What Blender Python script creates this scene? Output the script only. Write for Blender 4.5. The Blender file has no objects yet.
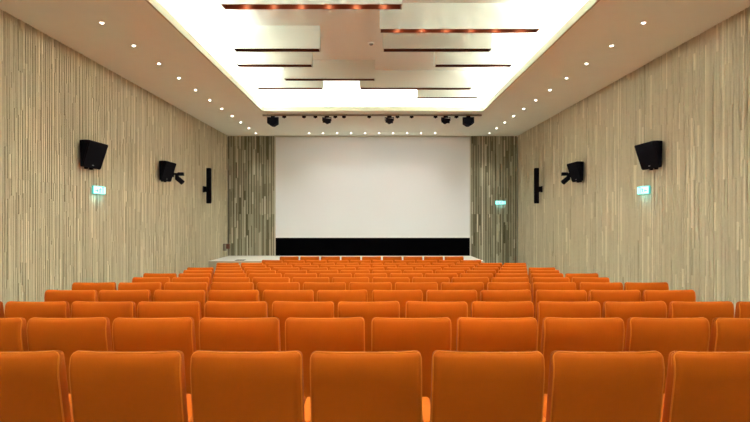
import bpy, bmesh, math, random
from mathutils import Vector, Matrix
random.seed(7)
S = bpy.context.scene
COL = S.collection
EYE = 1.5                      # camera height above the floor where it stands
PI = math.pi

# ------------------------------------------------------------------ materials
def mat(name, rgb, rough=0.6, metal=0.0, emit=None, es=0.0, spec=0.5, noise=0.0, nscale=40, sheen=0.0, bump=0.0, bscale=300):
    m = bpy.data.materials.new(name); m.use_nodes = True
    nt = m.node_tree; b = nt.nodes['Principled BSDF']
    b.inputs['Base Color'].default_value = (*rgb, 1)
    b.inputs['Roughness'].default_value = rough
    b.inputs['Metallic'].default_value = metal
    b.inputs['Specular IOR Level'].default_value = spec
    if sheen:
        b.inputs['Sheen Weight'].default_value = sheen
        b.inputs['Sheen Roughness'].default_value = 0.4
        b.inputs['Sheen Tint'].default_value = (1.0, 0.55, 0.2, 1)
    if emit:
        b.inputs['Emission Color'].default_value = (*emit, 1)
        b.inputs['Emission Strength'].default_value = es
    if noise or bump:
        tc = nt.nodes.new('ShaderNodeTexCoord')
        if noise:
            n = nt.nodes.new('ShaderNodeTexNoise'); n.inputs['Scale'].default_value = nscale
            n.inputs['Detail'].default_value = 4
            nt.links.new(tc.outputs['Object'], n.inputs['Vector'])
            mx = nt.nodes.new('ShaderNodeMix'); mx.data_type = 'RGBA'
            mx.inputs['A'].default_value = (*[c*(1-noise) for c in rgb], 1)
            mx.inputs['B'].default_value = (*[min(1, c*(1+noise)) for c in rgb], 1)
            nt.links.new(n.outputs['Fac'], mx.inputs['Factor'])
            nt.links.new(mx.outputs['Result'], b.inputs['Base Color'])
        if bump:
            n2 = nt.nodes.new('ShaderNodeTexNoise'); n2.inputs['Scale'].default_value = bscale
            nt.links.new(tc.outputs['Object'], n2.inputs['Vector'])
            bp = nt.nodes.new('ShaderNodeBump'); bp.inputs['Strength'].default_value = bump
            bp.inputs['Distance'].default_value = 0.002
            nt.links.new(n2.outputs['Fac'], bp.inputs['Height'])
            nt.links.new(bp.outputs['Normal'], b.inputs['Normal'])
    return m

def wood(name, a, b_, scale=3.0):
    m = bpy.data.materials.new(name); m.use_nodes = True
    nt = m.node_tree; b = nt.nodes['Principled BSDF']
    tc = nt.nodes.new('ShaderNodeTexCoord'); mp = nt.nodes.new('ShaderNodeMapping')
    mp.inputs['Scale'].default_value = (1.0, 14.0, 14.0)
    n = nt.nodes.new('ShaderNodeTexNoise'); n.inputs['Scale'].default_value = scale; n.inputs['Detail'].default_value = 6
    mx = nt.nodes.new('ShaderNodeMix'); mx.data_type = 'RGBA'
    mx.inputs['A'].default_value = (*a, 1); mx.inputs['B'].default_value = (*b_, 1)
    nt.links.new(tc.outputs['Object'], mp.inputs['Vector']); nt.links.new(mp.outputs['Vector'], n.inputs['Vector'])
    nt.links.new(n.outputs['Fac'], mx.inputs['Factor']); nt.links.new(mx.outputs['Result'], b.inputs['Base Color'])
    b.inputs['Roughness'].default_value = 0.45
    return m

M_SEAT   = mat('orange_fabric', (0.46, 0.083, 0.001), 0.85, spec=0.15, noise=0.10, nscale=9, sheen=0.08, bump=0.15, bscale=700)
M_RIM   = mat('orange_rim_highlight', (0.66, 0.17, 0.012), 0.7, spec=0.2)  # lighter than the seat fabric: the edge highlight is put into the colour
M_ARM    = mat('orange_arm_fabric', (0.54, 0.115, 0.002), 0.8, spec=0.2, noise=0.08, nscale=9, bump=0.15, bscale=700)
M_LEG    = mat('dark_metal', (0.03, 0.03, 0.032), 0.45, 0.6)
M_PLAST  = mat('ceiling_plaster', (0.86, 0.88, 0.79), 0.9, spec=0.1, noise=0.02, nscale=3)
M_RECESS = mat('white_plaster', (0.76, 0.765, 0.71), 0.9, spec=0.1)
M_FASCIA = mat('cream_fascia', (0.46, 0.43, 0.31), 0.8, spec=0.1)
M_FINW   = mat('fin_plaster', (0.68, 0.675, 0.61), 0.9, spec=0.1)
M_SLOT   = wood('slot_wood', (0.10, 0.022, 0.008), (0.19, 0.045, 0.015))
M_LAMP   = mat('warm_lamp', (0.9, 0.8, 0.7), 0.4, emit=(1.0, 0.55, 0.28), es=12)
M_DOWN   = mat('downlight_lens', (0.95, 0.93, 0.88), 0.4, emit=(1.0, 0.94, 0.82), es=11)
M_RING   = mat('downlight_trim', (0.75, 0.70, 0.62), 0.5)
M_BLACK  = mat('speaker_black', (0.006, 0.0055, 0.008), 0.7, spec=0.03)
M_GRILLE = mat('speaker_grille', (0.007, 0.006, 0.008), 0.9, spec=0.02, bump=0.4, bscale=500)
M_BADGE  = mat('badge_grey', (0.25, 0.24, 0.23), 0.4)
M_SCREEN = mat('screen_white', (0.83, 0.85, 0.86), 0.9, spec=0.05)
M_MASK   = mat('masking_black', (0.0015, 0.0015, 0.0018), 0.95, spec=0.0)
M_SFRAME = mat('screen_frame', (0.55, 0.52, 0.42), 0.7)
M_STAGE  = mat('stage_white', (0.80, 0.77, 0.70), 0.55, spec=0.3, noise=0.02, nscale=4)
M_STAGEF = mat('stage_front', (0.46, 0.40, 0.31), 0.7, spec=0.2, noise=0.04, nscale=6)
M_FLOOR  = mat('carpet_beige', (0.42, 0.40, 0.36), 0.95, spec=0.05, noise=0.15, nscale=60)
M_REAR   = mat('rear_wall_beige', (0.42, 0.39, 0.34), 0.8)
M_TRACK  = mat('track_brown', (0.30, 0.24, 0.165), 0.6)
M_SIGN   = mat('sign_glow', (0.5, 0.9, 0.85), 0.4, emit=(0.42, 1.0, 0.97), es=0.9)
M_SIGNCASE = mat('sign_case', (0.10, 0.62, 0.60), 0.4, emit=(0.05, 0.75, 0.72), es=0.25)
M_SIGNINK = mat('sign_ink', (0.0, 0.14, 0.15), 0.5)
M_HATCH  = mat('hatch_dark', (0.07, 0.07, 0.06), 0.9, spec=0.05)
M_BOXBR  = mat('box_brown', (0.20, 0.075, 0.045), 0.5)
M_BOXGR  = mat('box_grey', (0.26, 0.22, 0.17), 0.5)
M_WHITE  = mat('white_enamel', (0.82, 0.80, 0.76), 0.4)
def tones(prefix, k, base=None):
    base = base or [(0.51,0.460,0.337),(0.455,0.408,0.290),(0.535,0.484,0.357),(0.39,0.343,0.235),(0.66,0.605,0.465),(0.50,0.451,0.327)]
    return [mat('%s_%d' % (prefix, i), (c[0]*k, c[1]*k, c[2]*k), 0.75, spec=0.15, noise=0.06, nscale=12) for i, c in enumerate(base)]
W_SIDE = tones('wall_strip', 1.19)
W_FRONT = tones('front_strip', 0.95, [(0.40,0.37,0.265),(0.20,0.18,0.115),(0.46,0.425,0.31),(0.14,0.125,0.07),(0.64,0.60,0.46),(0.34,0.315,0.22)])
M_BACKING = mat('strip_backing', (0.30, 0.26, 0.17), 0.9)

# ------------------------------------------------------------------ helpers
def link(name, bm, m, parent=None, smooth=False, loc=None):
    me = bpy.data.meshes.new(name); bm.normal_update(); bm.to_mesh(me); bm.free()
    for x in (m if isinstance(m, (list, tuple)) else [m]): me.materials.append(x)
    if smooth:
        for p in me.polygons: p.use_smooth = True
    o = bpy.data.objects.new(name, me); COL.objects.link(o)
    if parent: o.parent = parent
    if loc: o.location = loc
    return o

def box(bm, x0, x1, y0, y1, z0, z1, mi=0):
    v = [bm.verts.new((x, y, z)) for z in (z0, z1) for y in (y0, y1) for x in (x0, x1)]
    out = []
    for q in ((0,2,3,1),(4,5,7,6),(0,1,5,4),(2,6,7,3),(0,4,6,2),(1,3,7,5)):
        f = bm.faces.new([v[i] for i in q]); f.material_index = mi; out.append(f)
    return v

def bbox(x0, x1, y0, y1, z0, z1, bev=0.0, seg=2):
    bm = bmesh.new(); box(bm, x0, x1, y0, y1, z0, z1)
    if bev: bmesh.ops.bevel(bm, geom=bm.edges[:], offset=bev, segments=seg, affect='EDGES', profile=0.5)
    return bm

def cyl(bm, c, r, r2, h, axis='Z', seg=24, mat3=None):
    M = Matrix.Translation(c)
    if axis == 'Y': M = M @ Matrix.Rotation(PI/2, 4, 'X')
    if axis == 'X': M = M @ Matrix.Rotation(PI/2, 4, 'Y')
    if mat3 is not None: M = Matrix.Translation(c) @ mat3
    return bmesh.ops.create_cone(bm, cap_ends=True, segments=seg, radius1=r, radius2=r2, depth=h, matrix=M)

def prism(bm, pts, y0, y1):
    """polygon pts in xz, extruded along y"""
    a = [bm.verts.new((p[0], y0, p[1])) for p in pts]; b = [bm.verts.new((p[0], y1, p[1])) for p in pts]
    bm.faces.new(a); bm.faces.new(b[::-1]); n = len(pts)
    for i in range(n): bm.faces.new((a[i], b[i], b[(i+1) % n], a[(i+1) % n]))
    bmesh.ops.recalc_face_normals(bm, faces=bm.faces[:])

def tag(o, label, cat, group=None):
    o['label'] = label; o['category'] = cat
    if group: o['group'] = group
    return o

def empty(name, loc, rz=0.0):
    o = bpy.data.objects.new(name, None); o.empty_display_size = 0.1
    COL.objects.link(o); o.location = loc; o.rotation_euler = (0, 0, rz)
    return o

def structure(o):
    o['kind'] = 'structure'; return o

def copy_tree(o, parent=None):
    c = o.copy(); COL.objects.link(c)
    if parent is not None: c.parent = parent
    for ch in list(o.children): copy_tree(ch, c)
    return c

ORD = ['first','second','third','fourth','fifth','sixth','seventh','eighth','ninth','tenth','eleventh','twelfth','thirteenth']

# ------------------------------------------------------------------ dimensions
P = 0.562                 # seat pitch
D0 = 2.425               # depth of the nearest row of backs
HALF = 4.88              # half width of the room
DEEP = 18.0              # front wall
REAR = -2.2
TOP = EYE + 2.735        # side soffits
UP = EYE + 3.35          # raised ceiling
FINZ = EYE + 2.95        # underside of the fins
STAGE_Z = EYE - 1.307
STAGE_Y = 15.8
drop = [1.118, 1.174, 1.268, 1.340, 1.418, 1.508, 1.598, 1.682, 1.768, 1.842, 1.915, 1.94, 1.915]
SEAT_H = 0.88
row_y = [D0 + 1.003*k for k in range(13)]
row_floor = [EYE - drop[k]*P - SEAT_H for k in range(13)]
prof = [(REAR, row_floor[0] + 0.004), (1.9, row_floor[0] + 0.004)] + [(row_y[k] + 0.25, row_floor[k]) for k in range(13)] + [(DEEP, row_floor[12])]
def floor_at(y):
    for (a, za), (b, zb) in zip(prof, prof[1:]):
        if a <= y <= b: return za + (zb - za)*(y - a)/(b - a)
    return prof[-1][1]

# ------------------------------------------------------------------ room shell
bm = bmesh.new()
tv = [[bm.verts.new((sx*(HALF+0.2), y, z)) for sx in (-1, 1)] for y, z in prof]
for a, b in zip(tv, tv[1:]): bm.faces.new((a[0], a[1], b[1], b[0]))
bv = [[bm.verts.new((sx*(HALF+0.2), y, -1.0)) for sx in (-1, 1)] for y in (REAR, DEEP)]
bm.faces.new((bv[0][0], bv[1][0], bv[1][1], bv[0][1]))
structure(link('floor', bm, M_FLOOR))

def relief(name, length, z0, z1, mats, place, seed, joint_z=None, wr=(0.014, 0.034), lr=(0.25, 1.1), panel=2.4, holes=()):
    """wall of upright strips of uneven width, length and thickness; u along the wall, w out of the wall into the room"""
    rnd = random.Random(seed); verts, faces, mi = [], [], []
    def quad(pts, m):
        i = len(verts); verts.extend(place(*p) for p in pts); faces.append((i, i+1, i+2, i+3)); mi.append(m)
    NB = len(mats)
    # backing slab
    T = 0.16
    for pts in (((0,0,z0),(length,0,z0),(length,0,z1),(0,0,z1)),
                ((0,-T,z0),(0,-T,z1),(length,-T,z1),(length,-T,z0)),
                ((0,-T,z0),(length,-T,z0),(length,0,z0),(0,0,z0)),
                ((0,-T,z1),(0,0,z1),(length,0,z1),(length,-T,z1)),
                ((0,-T,z0),(0,0,z0),(0,0,z1),(0,-T,z1)),
                ((length,-T,z0),(length,-T,z1),(length,0,z1),(length,0,z0))): quad(pts, NB)
    u = 0.0; next_joint = panel; odd = False
    while u < length - 0.01:
        w = rnd.uniform(*wr); odd = not odd; wts = (6, 55, 4, 28, 1, 6) if odd else (32, 4, 28, 2, 12, 24); cm = rnd.choices(range(NB), wts)[0]
        if odd: w *= 0.75
        w = min(w, length - u)
        if u + w > next_joint:
            w = max(0.012, next_joint - u - 0.006); gap = 0.006; next_joint += panel
        else: gap = rnd.choice((0.0, 0.0, 0.005, 0.009))
        z = z0
        while z < z1 - 0.005:
            zz = min(z1, z + rnd.uniform(*lr))
            g = 0.0
            if joint_z and rnd.random() < 0.55 and z < joint_z - 0.02 and zz > joint_z - 0.15: zz = joint_z; g = 0.003
            d = (rnd.choice((0.005, 0.008, 0.011)) if odd else rnd.choice((0.013, 0.017, 0.021, 0.025))) + rnd.uniform(-0.003, 0.003)
            m = cm if rnd.random() < 0.5 else rnd.choices(range(NB), wts)[0]
            a, b = u, u + w
            c0, c1 = z, zz - g
            quad(((a,d,c0),(b,d,c0),(b,d,c1),(a,d,c1)), m)
            quad(((a,0,c0),(a,d,c0),(a,d,c1),(a,0,c1)), m)
            quad(((b,d,c0),(b,0,c0),(b,0,c1),(b,d,c1)), m)
            quad(((a,d,c1),(b,d,c1),(b,0,c1),(a,0,c1)), m)
            quad(((a,0,c0),(b,0,c0),(b,d,c0),(a,d,c0)), m)
            z = zz
        u += w + gap
    me = bpy.data.meshes.new(name); me.from_pydata(verts, [], faces)
    for m in mats: me.materials.append(m)
    me.materials.append(M_BACKING)
    me.polygons.foreach_set('material_index', mi); me.update()
    bm = bmesh.new(); bm.from_mesh(me)
    bm.normal_update(); bm.to_mesh(me); bm.free()
    o = bpy.data.objects.new(name, me); COL.objects.link(o)
    return structure(o)

WZ0 = -0.75
relief('wall_left', DEEP - REAR, WZ0, TOP, W_SIDE, lambda u, w, z: (-HALF - 0.03 + w, REAR + u, z), 11, EYE + 0.52)
relief('wall_right', DEEP - REAR, WZ0, TOP, W_SIDE, lambda u, w, z: (HALF + 0.03 - w, REAR + u, z), 23, EYE + 0.52)
SCX = 3.31
# the wall behind the screen, strips on either side of it
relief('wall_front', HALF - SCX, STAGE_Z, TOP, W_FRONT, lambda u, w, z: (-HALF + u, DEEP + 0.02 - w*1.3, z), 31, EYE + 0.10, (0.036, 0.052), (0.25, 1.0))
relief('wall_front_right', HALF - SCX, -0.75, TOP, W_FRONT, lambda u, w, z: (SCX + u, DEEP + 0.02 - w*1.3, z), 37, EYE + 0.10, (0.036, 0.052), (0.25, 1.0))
bm = bbox(-HALF-0.2, HALF+0.2, DEEP+0.17, DEEP+0.3, -1.0, TOP+0.3)
structure(link('wall_front_backing', bm, M_REAR))
structure(link('wall_rear', bbox(-HALF-0.2, HALF+0.2, REAR-0.15, REAR, -1.0, TOP+0.9), M_REAR))
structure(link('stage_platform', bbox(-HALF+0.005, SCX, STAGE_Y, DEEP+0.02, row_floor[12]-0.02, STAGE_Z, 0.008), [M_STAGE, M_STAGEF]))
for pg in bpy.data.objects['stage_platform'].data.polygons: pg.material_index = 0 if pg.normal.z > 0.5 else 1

# ceiling: soffit ring round a raised recess
RX = 2.84; RY0, RY1 = 0.9, 13.75; TRO = 0.32
bm = bmesh.new()
T2 = 0.05
box(bm, -HALF-0.1, -RX, REAR-0.1, DEEP+0.2, TOP, TOP+T2)
box(bm, RX, HALF+0.1, REAR-0.1, DEEP+0.2, TOP, TOP+T2)
box(bm, -RX, RX, RY1, DEEP+0.2, TOP, TOP+T2)
box(bm, -RX, RX, REAR-0.1, RY0, TOP, TOP+T2)
structure(link('ceiling', bm, M_PLAST))
bm = bmesh.new()
fz = TOP + 0.125
box(bm, -RX-0.03, -RX+0.002, RY0-0.03, RY1+0.03, TOP-0.002, fz)
box(bm, RX-0.002, RX+0.03, RY0-0.03, RY1+0.03, TOP-0.002, fz)
box(bm, -RX+0.002, RX-0.002, RY1-0.002, RY1+0.03, TOP-0.002, fz)
box(bm, -RX+0.002, RX-0.002, RY0-0.03, RY0+0.002, TOP-0.002, fz)
structure(link('trim_1', bm, M_FASCIA))
bm = bmesh.new()
ox, oy0, oy1 = RX+TRO, RY0-TRO, RY1+TRO
box(bm, -ox-0.05, ox+0.05, oy0-0.05, oy1+0.05, UP, UP+0.05)
box(bm, -ox-0.05, -ox, oy0-0.05, oy1+0.05, TOP+T2, UP)
box(bm, ox, ox+0.05, oy0-0.05, oy1+0.05, TOP+T2, UP)
box(bm, -ox, ox, oy1, oy1+0.05, TOP+T2, UP)
box(bm, -ox, ox, oy0-0.05, oy0, TOP+T2, UP)
structure(link('ceiling_recess', bm, M_RECESS))

# ------------------------------------------------------------------ ceiling fins with wooden slots
FT = 0.205
def fin(x0, x1, y, label, lamps=()):
    root = empty('ceiling_fin', ((x0+x1)/2, y, UP))
    tag(root, label, 'ceiling fin', 'white ceiling fins with wooden slots')
    x0 -= 0.02; x1 += 0.02
    hw = (x1-x0)/2; h = UP - FINZ; e = 0.016
    bm = bmesh.new()
    sd = 0.11                                        # slot depth
    box(bm, -hw, hw, 0, FT, -h+sd, 0.0)
    box(bm, -hw, hw, 0, e, -h, -h+sd); box(bm, -hw, hw, FT-e, FT, -h, -h+sd)
    box(bm, -hw, -hw+e, e, FT-e, -h, -h+sd); box(bm, hw-e, hw, e, FT-e, -h, -h+sd)
    link('body', bm, M_FINW, root)
    bm = bmesh.new(); t = 0.006
    box(bm, -hw+e, hw-e, e, e+t, -h+0.002, -h+sd)
    box(bm, -hw+e, hw-e, FT-e-t, FT-e, -h+0.002, -h+sd)
    box(bm, -hw+e, -hw+e+t, e+t, FT-e-t, -h+0.002, -h+sd)
    box(bm, hw-e-t, hw-e, e+t, FT-e-t, -h+0.002, -h+sd)
    box(bm, -hw+e+t, hw-e-t, e+t, FT-e-t, -h+sd-t, -h+sd)
    lin = link('slot_lining', bm, M_SLOT, root); lin['label'] = 'dark red brown wooden slot lining'
    for lx in lamps:
        bm = bmesh.new(); cyl(bm, (0, 0, 0), 0.036, 0.036, 0.02, seg=20)
        lo = link('lamp', bm, M_LAMP, root, loc=(lx-(x0+x1)/2, FT*0.5, -h+sd-t-0.010)); lo['label'] = 'small glowing lamp'
        ld = bpy.data.lights.new('slot_lamp', 'SPOT'); ld.energy = 1.5; ld.color = (1.0, 0.42, 0.16)
        ld.spot_size = 2.7; ld.spot_blend = 0.8; ld.shadow_soft_size = 0.02
        l = bpy.data.objects.new('slot_lamp', ld); COL.objects.link(l)
        l.location = (lx, y + FT*0.5, FINZ + sd - t - 0.03)
    return root
FL = 7.38
fin(-2.09, 0.39, FL, 'white fin across the ceiling closest to the camera, six orange lamps glowing in its slot', [-1.80+0.392*i for i in range(6)])
fin(0.13, 2.61, FL+0.97, 'second ceiling fin from the camera, to the right, six orange lamps glowing', [0.40+0.393*i for i in range(6)])
fin(-2.43, -0.95, FL+1.95, 'unlit ceiling fin on the left, directly beyond the lamp-lit fin closest to the camera')
fin(0.20, 2.07, FL+1.95, 'unlit ceiling fin on the right, directly beyond the lamp-lit second fin')
fin(-2.63, -1.20, FL+2.92, 'ceiling fin reaching out to the left cove, midway along the recess')
fin(1.23, 2.70, FL+2.92, 'short ceiling fin reaching out to the right cove, midway along the recess')
fin(-1.87, 0.03, FL+3.97, 'ceiling fin left of centre, third in from the screen end')
fin(-2.63, -1.16, FL+4.78, 'last ceiling fin on the left before the screen-end cove')
fin(-0.28, 2.24, FL+4.78, 'long unlit ceiling fin right of centre, second from the screen end')
fin(1.12, 2.59, FL+5.73, 'short ceiling fin on the right, the one closest to the screen')

# cove lighting standing in the trough behind the fascia
def area(name, loc, sx, sy, rot, power, col):
    ld = bpy.data.lights.new(name, 'AREA'); ld.shape = 'RECTANGLE'; ld.size = sx; ld.size_y = sy
    ld.energy = power; ld.color = col
    o = bpy.data.objects.new(name, ld); COL.objects.link(o); o.location = loc; o.rotation_euler = rot
    return o
COVE = (0.88, 0.97, 0.96)
CP = 41
LY = RY1 - RY0
for sx in (-1, 1):
    area('cove_strip', (sx*(RX+0.17), (RY0+RY1)/2, TOP+T2+0.03), 0.12, LY, (PI, sx*0.35, 0), CP*LY, COVE)
area('cove_strip', (0, RY1+0.17, TOP+T2+0.03), 2*RX, 0.12, (PI-0.35, 0, 0), CP*2*RX, COVE)
area('cove_strip', (0, RY0-0.17, TOP+T2+0.03), 2*RX, 0.12, (PI+0.35, 0, 0), CP*2*RX, COVE)

# ------------------------------------------------------------------ downlights
def make_downlight():
    root = empty('downlight', (0, 0, 0))
    bm = bmesh.new()
    n = 24; r0, r1, zt, zb = 0.026, 0.040, 0.0, -0.006
    ring = [[bm.verts.new((r*math.cos(a), r*math.sin(a), z)) for a in [2*PI*i/n for i in range(n)]] for r, z in ((r0, zt), (r0, zb), (r1, zb+0.002), (r1, zt))]
    for a in range(4):
        A, B = ring[a], ring[(a+1) % 4]
        for i in range(n): bm.faces.new((A[i], A[(i+1) % n], B[(i+1) % n], B[i]))
    bmesh.ops.recalc_face_normals(bm, faces=bm.faces[:])
    link('trim_ring', bm, M_RING, root)
    bm = bmesh.new(); bmesh.ops.create_uvsphere(bm, u_segments=24, v_segments=12, radius=0.026, matrix=Matrix.Diagonal((1, 1, 0.6, 1)))
    bmesh.ops.bisect_plane(bm, geom=bm.verts[:]+bm.edges[:]+bm.faces[:], plane_co=(0, 0, 0), plane_no=(0, 0, 1), clear_outer=True)
    lens = link('lens', bm, M_DOWN, root); lens['label'] = 'glowing white lens'
    return root
dl = None
def downlight(x, y, label, group, power=52, mesh=True):
    global dl
    if mesh:
        if dl is None: dl = make_downlight(); o = dl
        else: o = copy_tree(dl)
        o.location = (x, y, TOP)
        tag(o, label, 'downlight', group)
    ld = bpy.data.lights.new('downlight_beam', 'SPOT'); ld.energy = power; ld.color = (0.95, 0.96, 0.86)
    ld.spot_size = 1.35; ld.spot_blend = 0.9; ld.shadow_soft_size = 0.03
    l = bpy.data.objects.new('downlight_beam', ld); COL.objects.link(l); l.location = (x, y, TOP - 0.035)
side_y = [17.37, 16.38, 15.38, 14.42, 13.45, 12.46, 11.46, 10.48, 9.50, 8.50, 7.50]
for sx, nm in ((-1, 'left'), (1, 'right')):
    for i, y in enumerate(side_y):
        lab = 'small downlight in the %s soffit, %s from the screen wall' % (nm, ORD[i])
        downlight(sx*3.81, y, lab, 'downlights along the %s soffit' % nm)
    for y in (6.5, 5.5, 4.5): downlight(sx*3.81, y, '', '', mesh=False)
for i in range(10):
    x = -2.07 + 0.456*i
    lab = 'small downlight in the row above the screen, %s from the left' % ORD[i]
    downlight(x, 17.35, lab, 'downlights above the screen', power=13)

# smoke detector on the raised ceiling
root = empty('smoke_detector', (-0.03, 10.25, UP)); tag(root, 'small round white smoke detector on the raised ceiling between the fins', 'smoke detector')
bm = bmesh.new(); cyl(bm, (0, 0, -0.012), 0.055, 0.065, 0.024, seg=28); link('base', bm, M_WHITE, root)
bm = bmesh.new(); cyl(bm, (0, 0, -0.036), 0.028, 0.046, 0.026, seg=28); link('sensing_head', bm, M_BADGE, root)

# ------------------------------------------------------------------ screen
root = empty('projection_screen', (0, DEEP-0.02, STAGE_Z)); tag(root, 'large white projection screen with a black band along its foot', 'projection screen')
SH = TOP - STAGE_Z; mz = EYE - 0.70 - STAGE_Z; fr = 0.04
link('screen_cloth', bbox(-SCX+fr, SCX-fr, -0.03, 0.02, mz, SH-0.05), M_SCREEN, root)
o = link('masking_band', bbox(-SCX+fr, SCX-fr, -0.03, 0.02, 0.0, mz-0.002), M_MASK, root); o['label'] = 'black masking band along the foot'
bm = bmesh.new()
box(bm, -SCX, -SCX+fr, -0.06, 0.04, 0.0, SH-0.002); box(bm, SCX-fr, SCX, -0.06, 0.04, 0.0, SH-0.002)
box(bm, -SCX+fr, SCX-fr, -0.06, 0.04, SH-0.05, SH-0.002)
link('screen_frame', bm, M_SFRAME, root)

# hatch on the stage floor
root = empty('floor_hatch', (-4.0, 16.12, STAGE_Z)); tag(root, 'small dark hatch plate set in the white stage floor', 'hatch')
link('plate', bbox(-0.14, 0.14, -0.16, 0.16, 0.0, 0.008, 0.002), M_HATCH, root)
link('handle', bbox(-0.04, 0.04, -0.015, 0.015, 0.008, 0.016, 0.002), M_LEG, root)
# box on the left wall close to the stage corner
root = empty('wall_box', (-HALF, 17.45, EYE-0.98)); tag(root, 'small reddish brown box on a grey bracket low on the left wall near the stage', 'wall box')
link('bracket', bbox(0.0, 0.09, -0.10, 0.05, -0.12, 0.11, 0.008), M_BOXGR, root)
o = link('housing', bbox(0.09, 0.20, -0.06, 0.06, -0.06, 0.10, 0.015), M_BOXBR, root); o['label'] = 'reddish brown housing'

# ------------------------------------------------------------------ loudspeakers
def speaker(x, y, z, side, label, group, s=1.0, yaw=0.0):
    """cinema surround speaker: wedge cabinet, deeper at its top; local +x leaves the wall"""
    root = empty('wall_speaker', (x, y, z)); root.scale = (side*s, s, s)
    tag(root, label, 'loudspeaker', group)
    hb, hf = 0.30, 0.335                     # half widths at back and front
    zt, zb = 0.225, -0.215
    # plan outline (x out from wall, y along wall) at the top and at the bottom
    top = [(0.03,-hb),(0.13,-hf),(0.205,-hf+0.015),(0.205,hf-0.015),(0.13,hf),(0.03,hb)]
    bot = [(0.045,-hb),(0.06,-hf+0.02),(0.075,-hf+0.035),(0.075,hf-0.035),(0.06,hf-0.02),(0.045,hb)]
    R = Matrix.Rotation(-yaw, 3, 'Z')
    def pt(p, z, off=0.0):
        v = R @ Vector((p[0]+off, p[1], z)); return (v.x, v.y, v.z)
    bm = bmesh.new()
    a = [bm.verts.new(pt(p, zb)) for p in bot]; b = [bm.verts.new(pt(p, zt)) for p in top]
    bm.faces.new(a[::-1]); bm.faces.new(b)
    for i in range(6): bm.faces.new((a[i], a[(i+1) % 6], b[(i+1) % 6], b[i]))
    bmesh.ops.recalc_face_normals(bm, faces=bm.faces[:])
    bmesh.ops.bevel(bm, geom=bm.edges[:], offset=0.008, segments=2, affect='EDGES')
    link('cabinet', bm, M_BLACK, root)
    # grille over the sloped front
    bm = bmesh.new()
    def fpt(u, v, off):                        # u -1..1 across, v 0..1 upward
        xx = 0.075 + (0.205-0.075)*v; ww = (hf-0.035) + 0.02*v - 0.012
        return pt((xx, u*ww), zb + (zt-zb)*v, off)
    vs = [[bm.verts.new(fpt(u, v, off)) for u, v in ((-1,.04),(1,.04),(1,.96),(-1,.96))] for off in (-0.004, 0.010)]
    bm.faces.new(vs[0][::-1]); bm.faces.new(vs[1])
    for i in range(4): bm.faces.new((vs[0][i], vs[0][(i+1)%4], vs[1][(i+1)%4], vs[1][i]))
    bmesh.ops.recalc_face_normals(bm, faces=bm.faces[:])
    g = link('grille', bm, M_GRILLE, root)
    bm = bmesh.new()
    vs = [[bm.verts.new(fpt(u, v, off)) for u, v in ((-.10,.09),(.10,.09),(.10,.12),(-.10,.12))] for off in (0.009, 0.013)]
    bm.faces.new(vs[0][::-1]); bm.faces.new(vs[1])
    for i in range(4): bm.faces.new((vs[0][i], vs[0][(i+1)%4], vs[1][(i+1)%4], vs[1][i]))
    bmesh.ops.recalc_face_normals(bm, faces=bm.faces[:])
    link('badge', bm, M_BADGE, g)
    bm = bmesh.new()
    box(bm, 0.0, 0.012, -0.09, 0.09, -0.14, 0.14); box(bm, 0.012, 0.06, -0.03, 0.03, -0.03, 0.03)
    box(bm, 0.0, 0.05, -0.10, -0.06, -0.235, -0.205); box(bm, 0.0, 0.05, 0.06, 0.10, -0.235, -0.205)
    link('bracket', bm, M_BLACK, root)
    return root
WX = HALF - 0.005
def sz(px_y, d): return EYE + (217 - px_y)*d/533
G = 'wedge loudspeakers on the side walls'
speaker(-WX, 9.10, EYE+1.05, 1, 'black wedge loudspeaker on the left wall above the exit sign', G)
speaker(WX, 9.20, EYE+1.05, -1, 'black wedge loudspeaker on the right wall above the exit sign', G)
speaker(-WX, 12.37, EYE+1.05, 1, 'black wedge loudspeaker on the left wall beside the small spotlight', G)
speaker(WX, 12.52, EYE+1.05, -1, 'black wedge loudspeaker on the right wall beside the small spotlight', G)

def column_speaker(side, label):
    root = empty('column_speaker', (side*WX, 15.35, EYE+0.90)); root.scale = (-side, 1, 1)
    tag(root, label, 'loudspeaker', 'column loudspeakers')
    link('cabinet', bbox(0.095, 0.212, -0.055, 0.055, -0.51, 0.51, 0.012), M_BLACK, root)
    link('grille', bbox(0.2125, 0.219, -0.05, 0.05, -0.49, 0.49, 0.002), M_GRILLE, root)
    bm = bmesh.new(); box(bm, 0.0, 0.014, -0.06, 0.06, -0.19, -0.01); box(bm, 0.014, 0.096, -0.03, 0.03, -0.18, -0.02)
    link('bracket', bm, M_BLACK, root)
column_speaker(-1, 'slim black column loudspeaker upright on the left wall')
column_speaker(1, 'slim black column loudspeaker upright on the right wall')

def wall_spot(side, label):
    y = 13.0
    root = empty('wall_spotlight', (side*WX, y, sz(176, 12.7))); root.scale = (-side, 1, 1)
    tag(root, label, 'spotlight', 'small wall spotlights')
    bm = bmesh.new(); box(bm, 0.0, 0.015, -0.05, 0.05, 0.0, 0.12); box(bm, 0.015, 0.25, -0.03, 0.03, 0.05, 0.095)
    link('arm', bm, M_BLACK, root)
    bm = bmesh.new(); box(bm, 0.07, 0.13, -0.045, 0.045, -0.07, 0.05); box(bm, 0.13, 0.26, -0.045, 0.045, 0.03, 0.11)
    link('yoke', bm, M_BLACK, root)
    bm = bmesh.new(); cyl(bm, (0.175, 0, -0.085), 0.06, 0.06, 0.18, seg=20, mat3=Matrix.Rotation(math.radians(-50), 4, 'Y'))
    link('barrel', bm, M_BLACK, root)
wall_spot(-1, 'small black spotlight on an arm beside the second loudspeaker of the left wall')
wall_spot(1, 'small black spotlight on an arm beside the second loudspeaker of the right wall')

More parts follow.
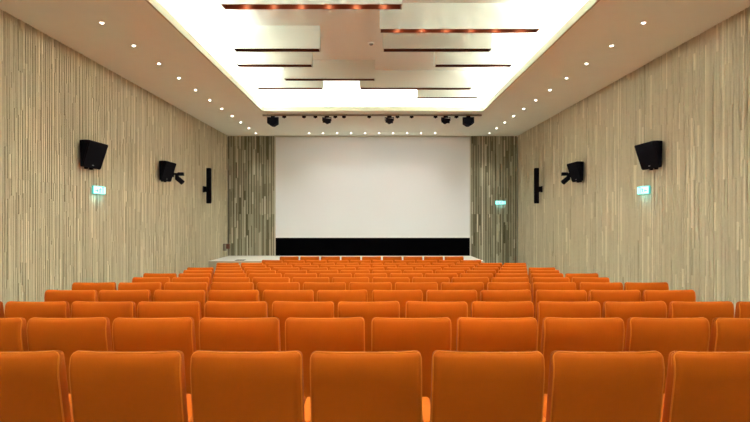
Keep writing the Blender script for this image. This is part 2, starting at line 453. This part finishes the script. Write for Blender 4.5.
# ------------------------------------------------------------------ exit signs
def exit_sign(loc, rz, label, w=0.42, h=0.145, flip=1):
    root = empty('exit_sign', loc, rz); tag(root, label, 'exit sign', 'lit exit signs')
    link('housing', bbox(-w/2, w/2, -0.028, 0.0, -h/2, h/2, 0.005), M_SIGNCASE, root)
    pn = link('lit_panel', bbox(-w/2+0.015, w/2-0.015, -0.031, -0.027, -h/2+0.012, h/2-0.012), M_SIGN, root)
    pn['label'] = 'glowing pale cyan panel'
    # running figure, doorway and arrow
    bm = bmesh.new(); y0, y1 = -0.0330, -0.0305; s = flip
    def bar(x0, z0, x1, z1, t):
        d = Vector((x1-x0, z1-z0)); n = Vector((-d.y, d.x)).normalized()*t/2
        prism(bm, [(s*(x0+n.x), z0+n.y), (s*(x1+n.x), z1+n.y), (s*(x1-n.x), z1-n.y), (s*(x0-n.x), z0-n.y)], y0, y1)
    cyl(bm, (s*0.030, (y0+y1)/2, 0.034), 0.0105, 0.0105, y1-y0, 'Y', 14)
    bar(0.022, 0.022, 0.006, -0.014, 0.018)                     # trunk
    bar(0.020, 0.020, 0.045, 0.004, 0.008); bar(0.045, 0.004, 0.058, 0.014, 0.008)
    bar(0.018, 0.020, -0.010, 0.014, 0.008); bar(-0.010, 0.014, -0.016, -0.004, 0.008)
    bar(0.008, -0.012, 0.030, -0.026, 0.011); bar(0.030, -0.026, 0.024, -0.052, 0.010)
    bar(0.006, -0.012, -0.012, -0.036, 0.011); bar(-0.012, -0.036, -0.038, -0.040, 0.010)
    bar(0.085, -0.052, 0.085, 0.050, 0.012); bar(0.135, -0.052, 0.135, 0.050, 0.012); bar(0.080, 0.050, 0.140, 0.050, 0.012)
    bar(-0.145, -0.012, -0.075, -0.012, 0.014)                  # arrow
    prism(bm, [(s*-0.085, 0.018), (s*-0.085, -0.042), (s*-0.050, -0.012)], y0, y1)
    link('pictogram', bm, M_SIGNINK, pn)
    ld = bpy.data.lights.new('sign_glow', 'AREA'); ld.shape = 'RECTANGLE'; ld.size = w*0.8; ld.size_y = 0.03; ld.energy = 0.25; ld.color = (0.35, 0.9, 1.0)
    l = bpy.data.objects.new('sign_glow', ld); COL.objects.link(l)
    l.location = Vector(loc) + Matrix.Rotation(rz, 3, 'Z') @ Vector((0, -0.03, -h/2-0.012))
    l.rotation_euler = (0, 0, rz)
    return root
exit_sign((-WX, 9.46, sz(190.2, 9.46)), PI/2, 'lit cyan exit sign on the left wall under the black loudspeaker', flip=1)
exit_sign((WX, 9.56, sz(190.2, 9.56)), -PI/2, 'lit cyan exit sign on the right wall under the black loudspeaker', flip=-1)
exit_sign((128.0*17.95/533, DEEP-0.005, sz(202.6, 17.95)), 0, 'small lit cyan exit sign on the dark panelling right of the screen', w=0.35, h=0.13)

# ------------------------------------------------------------------ lighting track above the front of the seats
TY = 14.2; TZ = TOP
root = empty('lighting_track', (0, TY, TZ)); tag(root, 'long brown lighting track under the ceiling above the stage front', 'lighting track')
link('rail', bbox(-2.93, 2.90, -0.03, 0.03, -0.045, -0.006, 0.004), M_TRACK, root)
bm = bmesh.new()
for i in range(9): box(bm, -2.8+0.7*i-0.02, -2.8+0.7*i+0.02, -0.02, 0.02, -0.008, 0.0)
link('hanger', bm, M_TRACK, root)
def px_x(px, d): return (px - 372.7)*d/533
def big_spot(px, label):
    root = empty('stage_spotlight', (px_x(px, TY), TY, TZ-0.045)); tag(root, label, 'spotlight', 'large stage spotlights')
    link('clamp', bbox(-0.05, 0.05, -0.03, 0.03, -0.03, 0.0, 0.005), M_BLACK, root)
    bm = bmesh.new(); box(bm, -0.15, 0.15, -0.02, 0.02, -0.045, -0.03); box(bm, -0.15, -0.135, -0.03, 0.03, -0.16, -0.045); box(bm, 0.135, 0.15, -0.03, 0.03, -0.16, -0.045)
    link('yoke', bm, M_BLACK, root)
    bm = bmesh.new(); prism(bm, [(-0.132,-0.05),(0.132,-0.05),(0.132,-0.205),(0.03,-0.268),(-0.03,-0.268),(-0.132,-0.205)], -0.13, 0.13)
    link('head', bm, M_BLACK, root)
    bm = bmesh.new(); cyl(bm, (0, 0.135, -0.14), 0.075, 0.075, 0.03, 'Y', 24); link('lens_tube', bm, M_GRILLE, root)
def mid_spot(px, lean, label):
    root = empty('stage_spotlight', (px_x(px, TY), TY, TZ-0.045)); tag(root, label, 'spotlight', 'medium stage spotlights')
    link('clamp', bbox(-0.06, 0.06, -0.03, 0.03, -0.035, 0.0, 0.005), M_BLACK, root)
    bm = bmesh.new(); box(bm, -0.11, 0.11, -0.015, 0.015, -0.05, -0.035); box(bm, -0.122, -0.108, -0.03, 0.03, -0.13, -0.035); box(bm, 0.108, 0.122, -0.03, 0.03, -0.13, -0.035)
    link('yoke', bm, M_BLACK, root)
    bm = bbox(-0.10, 0.10, -0.10, 0.12, -0.185, -0.06, 0.012)
    bmesh.ops.rotate(bm, verts=bm.verts[:], cent=(0, 0, -0.12), matrix=Matrix.Rotation(lean, 3, 'Y') @ Matrix.Rotation(0.2, 3, 'X'))
    link('head', bm, M_BLACK, root)
    bm = bmesh.new(); cyl(bm, (0, 0.14, -0.13), 0.06, 0.06, 0.05, 'Y', 20); link('lens_tube', bm, M_GRILLE, root)
big_spot(272.9, 'large black spotlight at the left end of the lighting track')
big_spot(468.3, 'large black spotlight at the right end of the lighting track')
mid_spot(326.8, 0.10, 'boxy black spotlight on the track, second from its left end')
mid_spot(389.4, 0.10, 'boxy black spotlight near the middle of the track')
mid_spot(445.7, 0.10, 'boxy black spotlight on the track beside the large right-end one')
def small_spot(px, label):
    root = empty('track_adapter', (px_x(px, TY), TY, TZ-0.045)); tag(root, label, 'track fitting', 'small fittings on the lighting track')  # small track adapter under the rail
    link('body', bbox(-0.05, 0.05, -0.03, 0.03, -0.045, 0.0, 0.006), M_BLACK, root)
    bm = bmesh.new(); cyl(bm, (0, 0, -0.053), 0.016, 0.02, 0.018, seg=14); link('knob', bm, M_BLACK, root)
def stage_beam(px, tx, ty, tz, power, size):
    ld = bpy.data.lights.new('stage_beam', 'SPOT'); ld.energy = power; ld.color = (0.96, 0.98, 1.0)
    ld.spot_size = size; ld.spot_blend = 1.0; ld.shadow_soft_size = 0.06
    l = bpy.data.objects.new('stage_beam', ld); COL.objects.link(l)
    l.location = (px_x(px, TY), TY+0.19, TZ-0.19)
    l.rotation_euler = (Vector((tx, ty, tz)) - l.location).to_track_quat('-Z', 'Y').to_euler()
stage_beam(272.9, -2.2, 16.8, STAGE_Z, 90, 1.5); stage_beam(468.3, 2.2, 16.8, STAGE_Z, 90, 1.5)
stage_beam(326.8, -1.5, DEEP, EYE+0.3, 42, 1.6); stage_beam(389.4, 0.2, DEEP, EYE+0.3, 42, 1.6); stage_beam(445.7, 1.8, DEEP, EYE+0.3, 42, 1.6)
smalls = [284.2, 304.0, 315.4, 335.3, 344.0, 369.2, 397.5, 411.6, 435.5, 456.4]
for i, px in enumerate(smalls): small_spot(px, 'tiny black fitting on the lighting track, %s from its left end' % ORD[i])

# ------------------------------------------------------------------ seats
def rounded(hx, hy, hz, r, n=(12, 4, 10)):
    """rounded box centred on the origin, as a subdivided skin"""
    bm = bmesh.new()
    def ax(h, n): 
        e = [-h, -h+0.15*r, -h+0.4*r, -h+0.7*r, -h+r]
        return e + [(-h+r) + (2*(h-r))*i/n for i in range(1, n)] + [-v for v in e[::-1]]
    X, Y, Z = ax(hx, n[0]), ax(hy, n[1]), ax(hz, n[2])
    cache = {}
    def V(x, y, z):
        k = (round(x,6), round(y,6), round(z,6))
        if k not in cache:
            p = Vector((x, y, z)); q = Vector((max(-hx+r, min(hx-r, x)), max(-hy+r, min(hy-r, y)), max(-hz+r, min(hz-r, z))))
            d = p - q
            cache[k] = bm.verts.new(q + (d.normalized()*r if d.length > 1e-9 else d))
        return cache[k]
    def face(A, B, f):
        for a0, a1 in zip(A, A[1:]):
            for b0, b1 in zip(B, B[1:]):
                try: bm.faces.new([V(*f(a, b)) for a, b in ((a0,b0),(a1,b0),(a1,b1),(a0,b1))])
                except ValueError: pass
    for s in (-1, 1):
        face(X, Z, lambda a, b: (a, s*hy, b)); face(Y, Z, lambda a, b: (s*hx, a, b)); face(X, Y, lambda a, b: (a, b, s*hz))
    bmesh.ops.recalc_face_normals(bm, faces=bm.faces[:])
    return bm

BW, BT, BB = 0.262, 0.047, 0.30      # backrest half width, half thickness, foot height
def make_seat():
    root = empty('theatre_seat', (0, 0, 0))
    hz = (SEAT_H - BB)/2
    bm = rounded(BW, BT, hz, 0.026)
    for v in bm.verts:
        x, y, z = v.co
        t = (z + hz)/(2*hz)
        bul = (1-(x/BW)**2)*max(0.0, 1-(z/hz)**2)
        v.co.y += (-0.005 if y < 0 else 0.012)*bul
        if y < 0 and t > 0.80: v.co.y += 0.038*((t-0.80)/0.20)**2      # rolled top                 # stuffed faces
        v.co.x *= 1.0 - 0.012*t
        if z > hz - 0.04: v.co.z -= 0.006*(1-(x/BW)**2)            # slight dip of the top edge
        v.co.y += 0.10*(1-t) + 0.06                                # lean
        v.co.z += hz
    back = link('backrest', bm, M_SEAT, root, True, (0, 0, BB))
    # added lighter strip round the back face, a painted rim highlight
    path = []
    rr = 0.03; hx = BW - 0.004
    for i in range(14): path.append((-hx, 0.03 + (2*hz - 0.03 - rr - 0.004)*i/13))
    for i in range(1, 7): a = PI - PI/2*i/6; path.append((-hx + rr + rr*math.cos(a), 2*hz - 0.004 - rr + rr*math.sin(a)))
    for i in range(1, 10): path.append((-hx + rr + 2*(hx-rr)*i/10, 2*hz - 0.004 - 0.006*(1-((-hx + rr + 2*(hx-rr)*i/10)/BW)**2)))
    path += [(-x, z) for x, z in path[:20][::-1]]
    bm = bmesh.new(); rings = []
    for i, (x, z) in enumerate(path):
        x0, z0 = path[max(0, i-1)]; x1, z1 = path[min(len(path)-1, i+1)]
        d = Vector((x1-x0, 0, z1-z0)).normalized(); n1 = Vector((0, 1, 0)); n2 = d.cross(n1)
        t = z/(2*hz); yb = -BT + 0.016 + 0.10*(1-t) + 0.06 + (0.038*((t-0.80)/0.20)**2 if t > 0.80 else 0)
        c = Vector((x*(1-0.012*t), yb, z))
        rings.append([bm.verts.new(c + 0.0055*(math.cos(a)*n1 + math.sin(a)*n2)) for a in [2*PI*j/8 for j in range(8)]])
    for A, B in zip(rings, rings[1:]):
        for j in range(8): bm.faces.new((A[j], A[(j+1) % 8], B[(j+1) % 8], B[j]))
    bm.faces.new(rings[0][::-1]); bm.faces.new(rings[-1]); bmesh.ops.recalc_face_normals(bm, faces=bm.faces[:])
    link('rim_highlight', bm, M_RIM, back, True)['label'] = 'thin lighter orange strip, a painted highlight along the edge'
    bm = rounded(0.205, 0.22, 0.065, 0.035, (8, 8, 2))
    for v in bm.verts:
        x, y, z = v.co
        if z > 0: v.co.z += 0.015*(1-(x/0.205)**2)*(1-(y/0.22)**2)
        v.co.z += 0.02*(y/0.22); v.co += Vector((0, 0.465, 0.40))
    link('seat', bm, M_SEAT, root, True)
    for s in (-1, 1):
        bm = rounded(0.033, 0.19, 0.11, 0.016, (2, 6, 4))
        for v in bm.verts: v.co += Vector((s*0.2445, 0.43, 0.375))
        link('armrest', bm, M_ARM, root, True)
        bm = bmesh.new(); box(bm, s*0.2445-0.018, s*0.2445+0.018, 0.36, 0.46, 0.02, 0.268); box(bm, s*0.2445-0.025, s*0.2445+0.025, 0.27, 0.56, 0.0, 0.02)
        bmesh.ops.bevel(bm, geom=bm.edges[:], offset=0.004, segments=1, affect='EDGES')
        link('leg', bm, M_LEG, root)
    return root
proto = make_seat()
# seats the photograph shows, row by row from the camera
counts = [7, 10, 13, 12, 13, 12, 13, 12, 13, 12, 13, 10, 9]
row_words = ['in the row closest to the camera', 'in the second row from the camera', 'in the third row from the camera', 'in the fourth row from the camera',
             'in the fifth row from the camera', 'in the sixth row from the camera', 'in the seventh row from the camera', 'in the sixth row from the stage',
             'in the fifth row from the stage', 'in the fourth row from the stage', 'in the third row from the stage', 'in the second row from the stage', 'in the front row by the stage']
CX = -0.028
first = True
for k in range(13):
    n = counts[k]
    for i in range(n):
        o = proto if first else copy_tree(proto)
        first = False
        o.location = (CX + (i-(n-1)/2)*P, row_y[k], row_floor[k] + 0.001)
        for ch in o.children:
            if ch.name.startswith('backrest'):
                ch.rotation_euler = (random.uniform(-0.012, 0.012), random.uniform(-0.010, 0.010), random.uniform(-0.012, 0.012))
        if n % 2 and i == n//2: pos = 'middle one'
        elif i < n/2: pos = '%s from the left' % ORD[i] if i else 'leftmost one'
        else: pos = '%s from the right' % ORD[n-1-i] if n-1-i else 'rightmost one'
        tag(o, 'orange fabric theatre seat, %s %s' % (pos, row_words[k]), 'seat', 'orange theatre seats')

# ------------------------------------------------------------------ camera, world, view
cam = bpy.data.cameras.new('camera'); co = bpy.data.objects.new('camera', cam); COL.objects.link(co)
co.location = (0, 0, EYE); co.rotation_euler = (PI/2, 0, 0)
cam.sensor_width = 36; cam.lens = 533/750*36; cam.shift_x = 2.3/750; cam.shift_y = 6/750
cam.clip_start = 0.05; cam.clip_end = 100
S.camera = co
w = bpy.data.worlds.new('world'); S.world = w; w.use_nodes = True
w.node_tree.nodes['Background'].inputs['Color'].default_value = (0.02, 0.02, 0.02, 1)
S.view_settings.view_transform = 'Standard'; S.view_settings.look = 'None'
S.view_settings.exposure = 0.80; S.view_settings.gamma = 1.0; S.view_settings.use_curve_mapping = False
S.cycles.use_denoising = True
S.cycles.max_bounces = 10; S.cycles.diffuse_bounces = 8
S.cycles.sample_clamp_indirect = 6
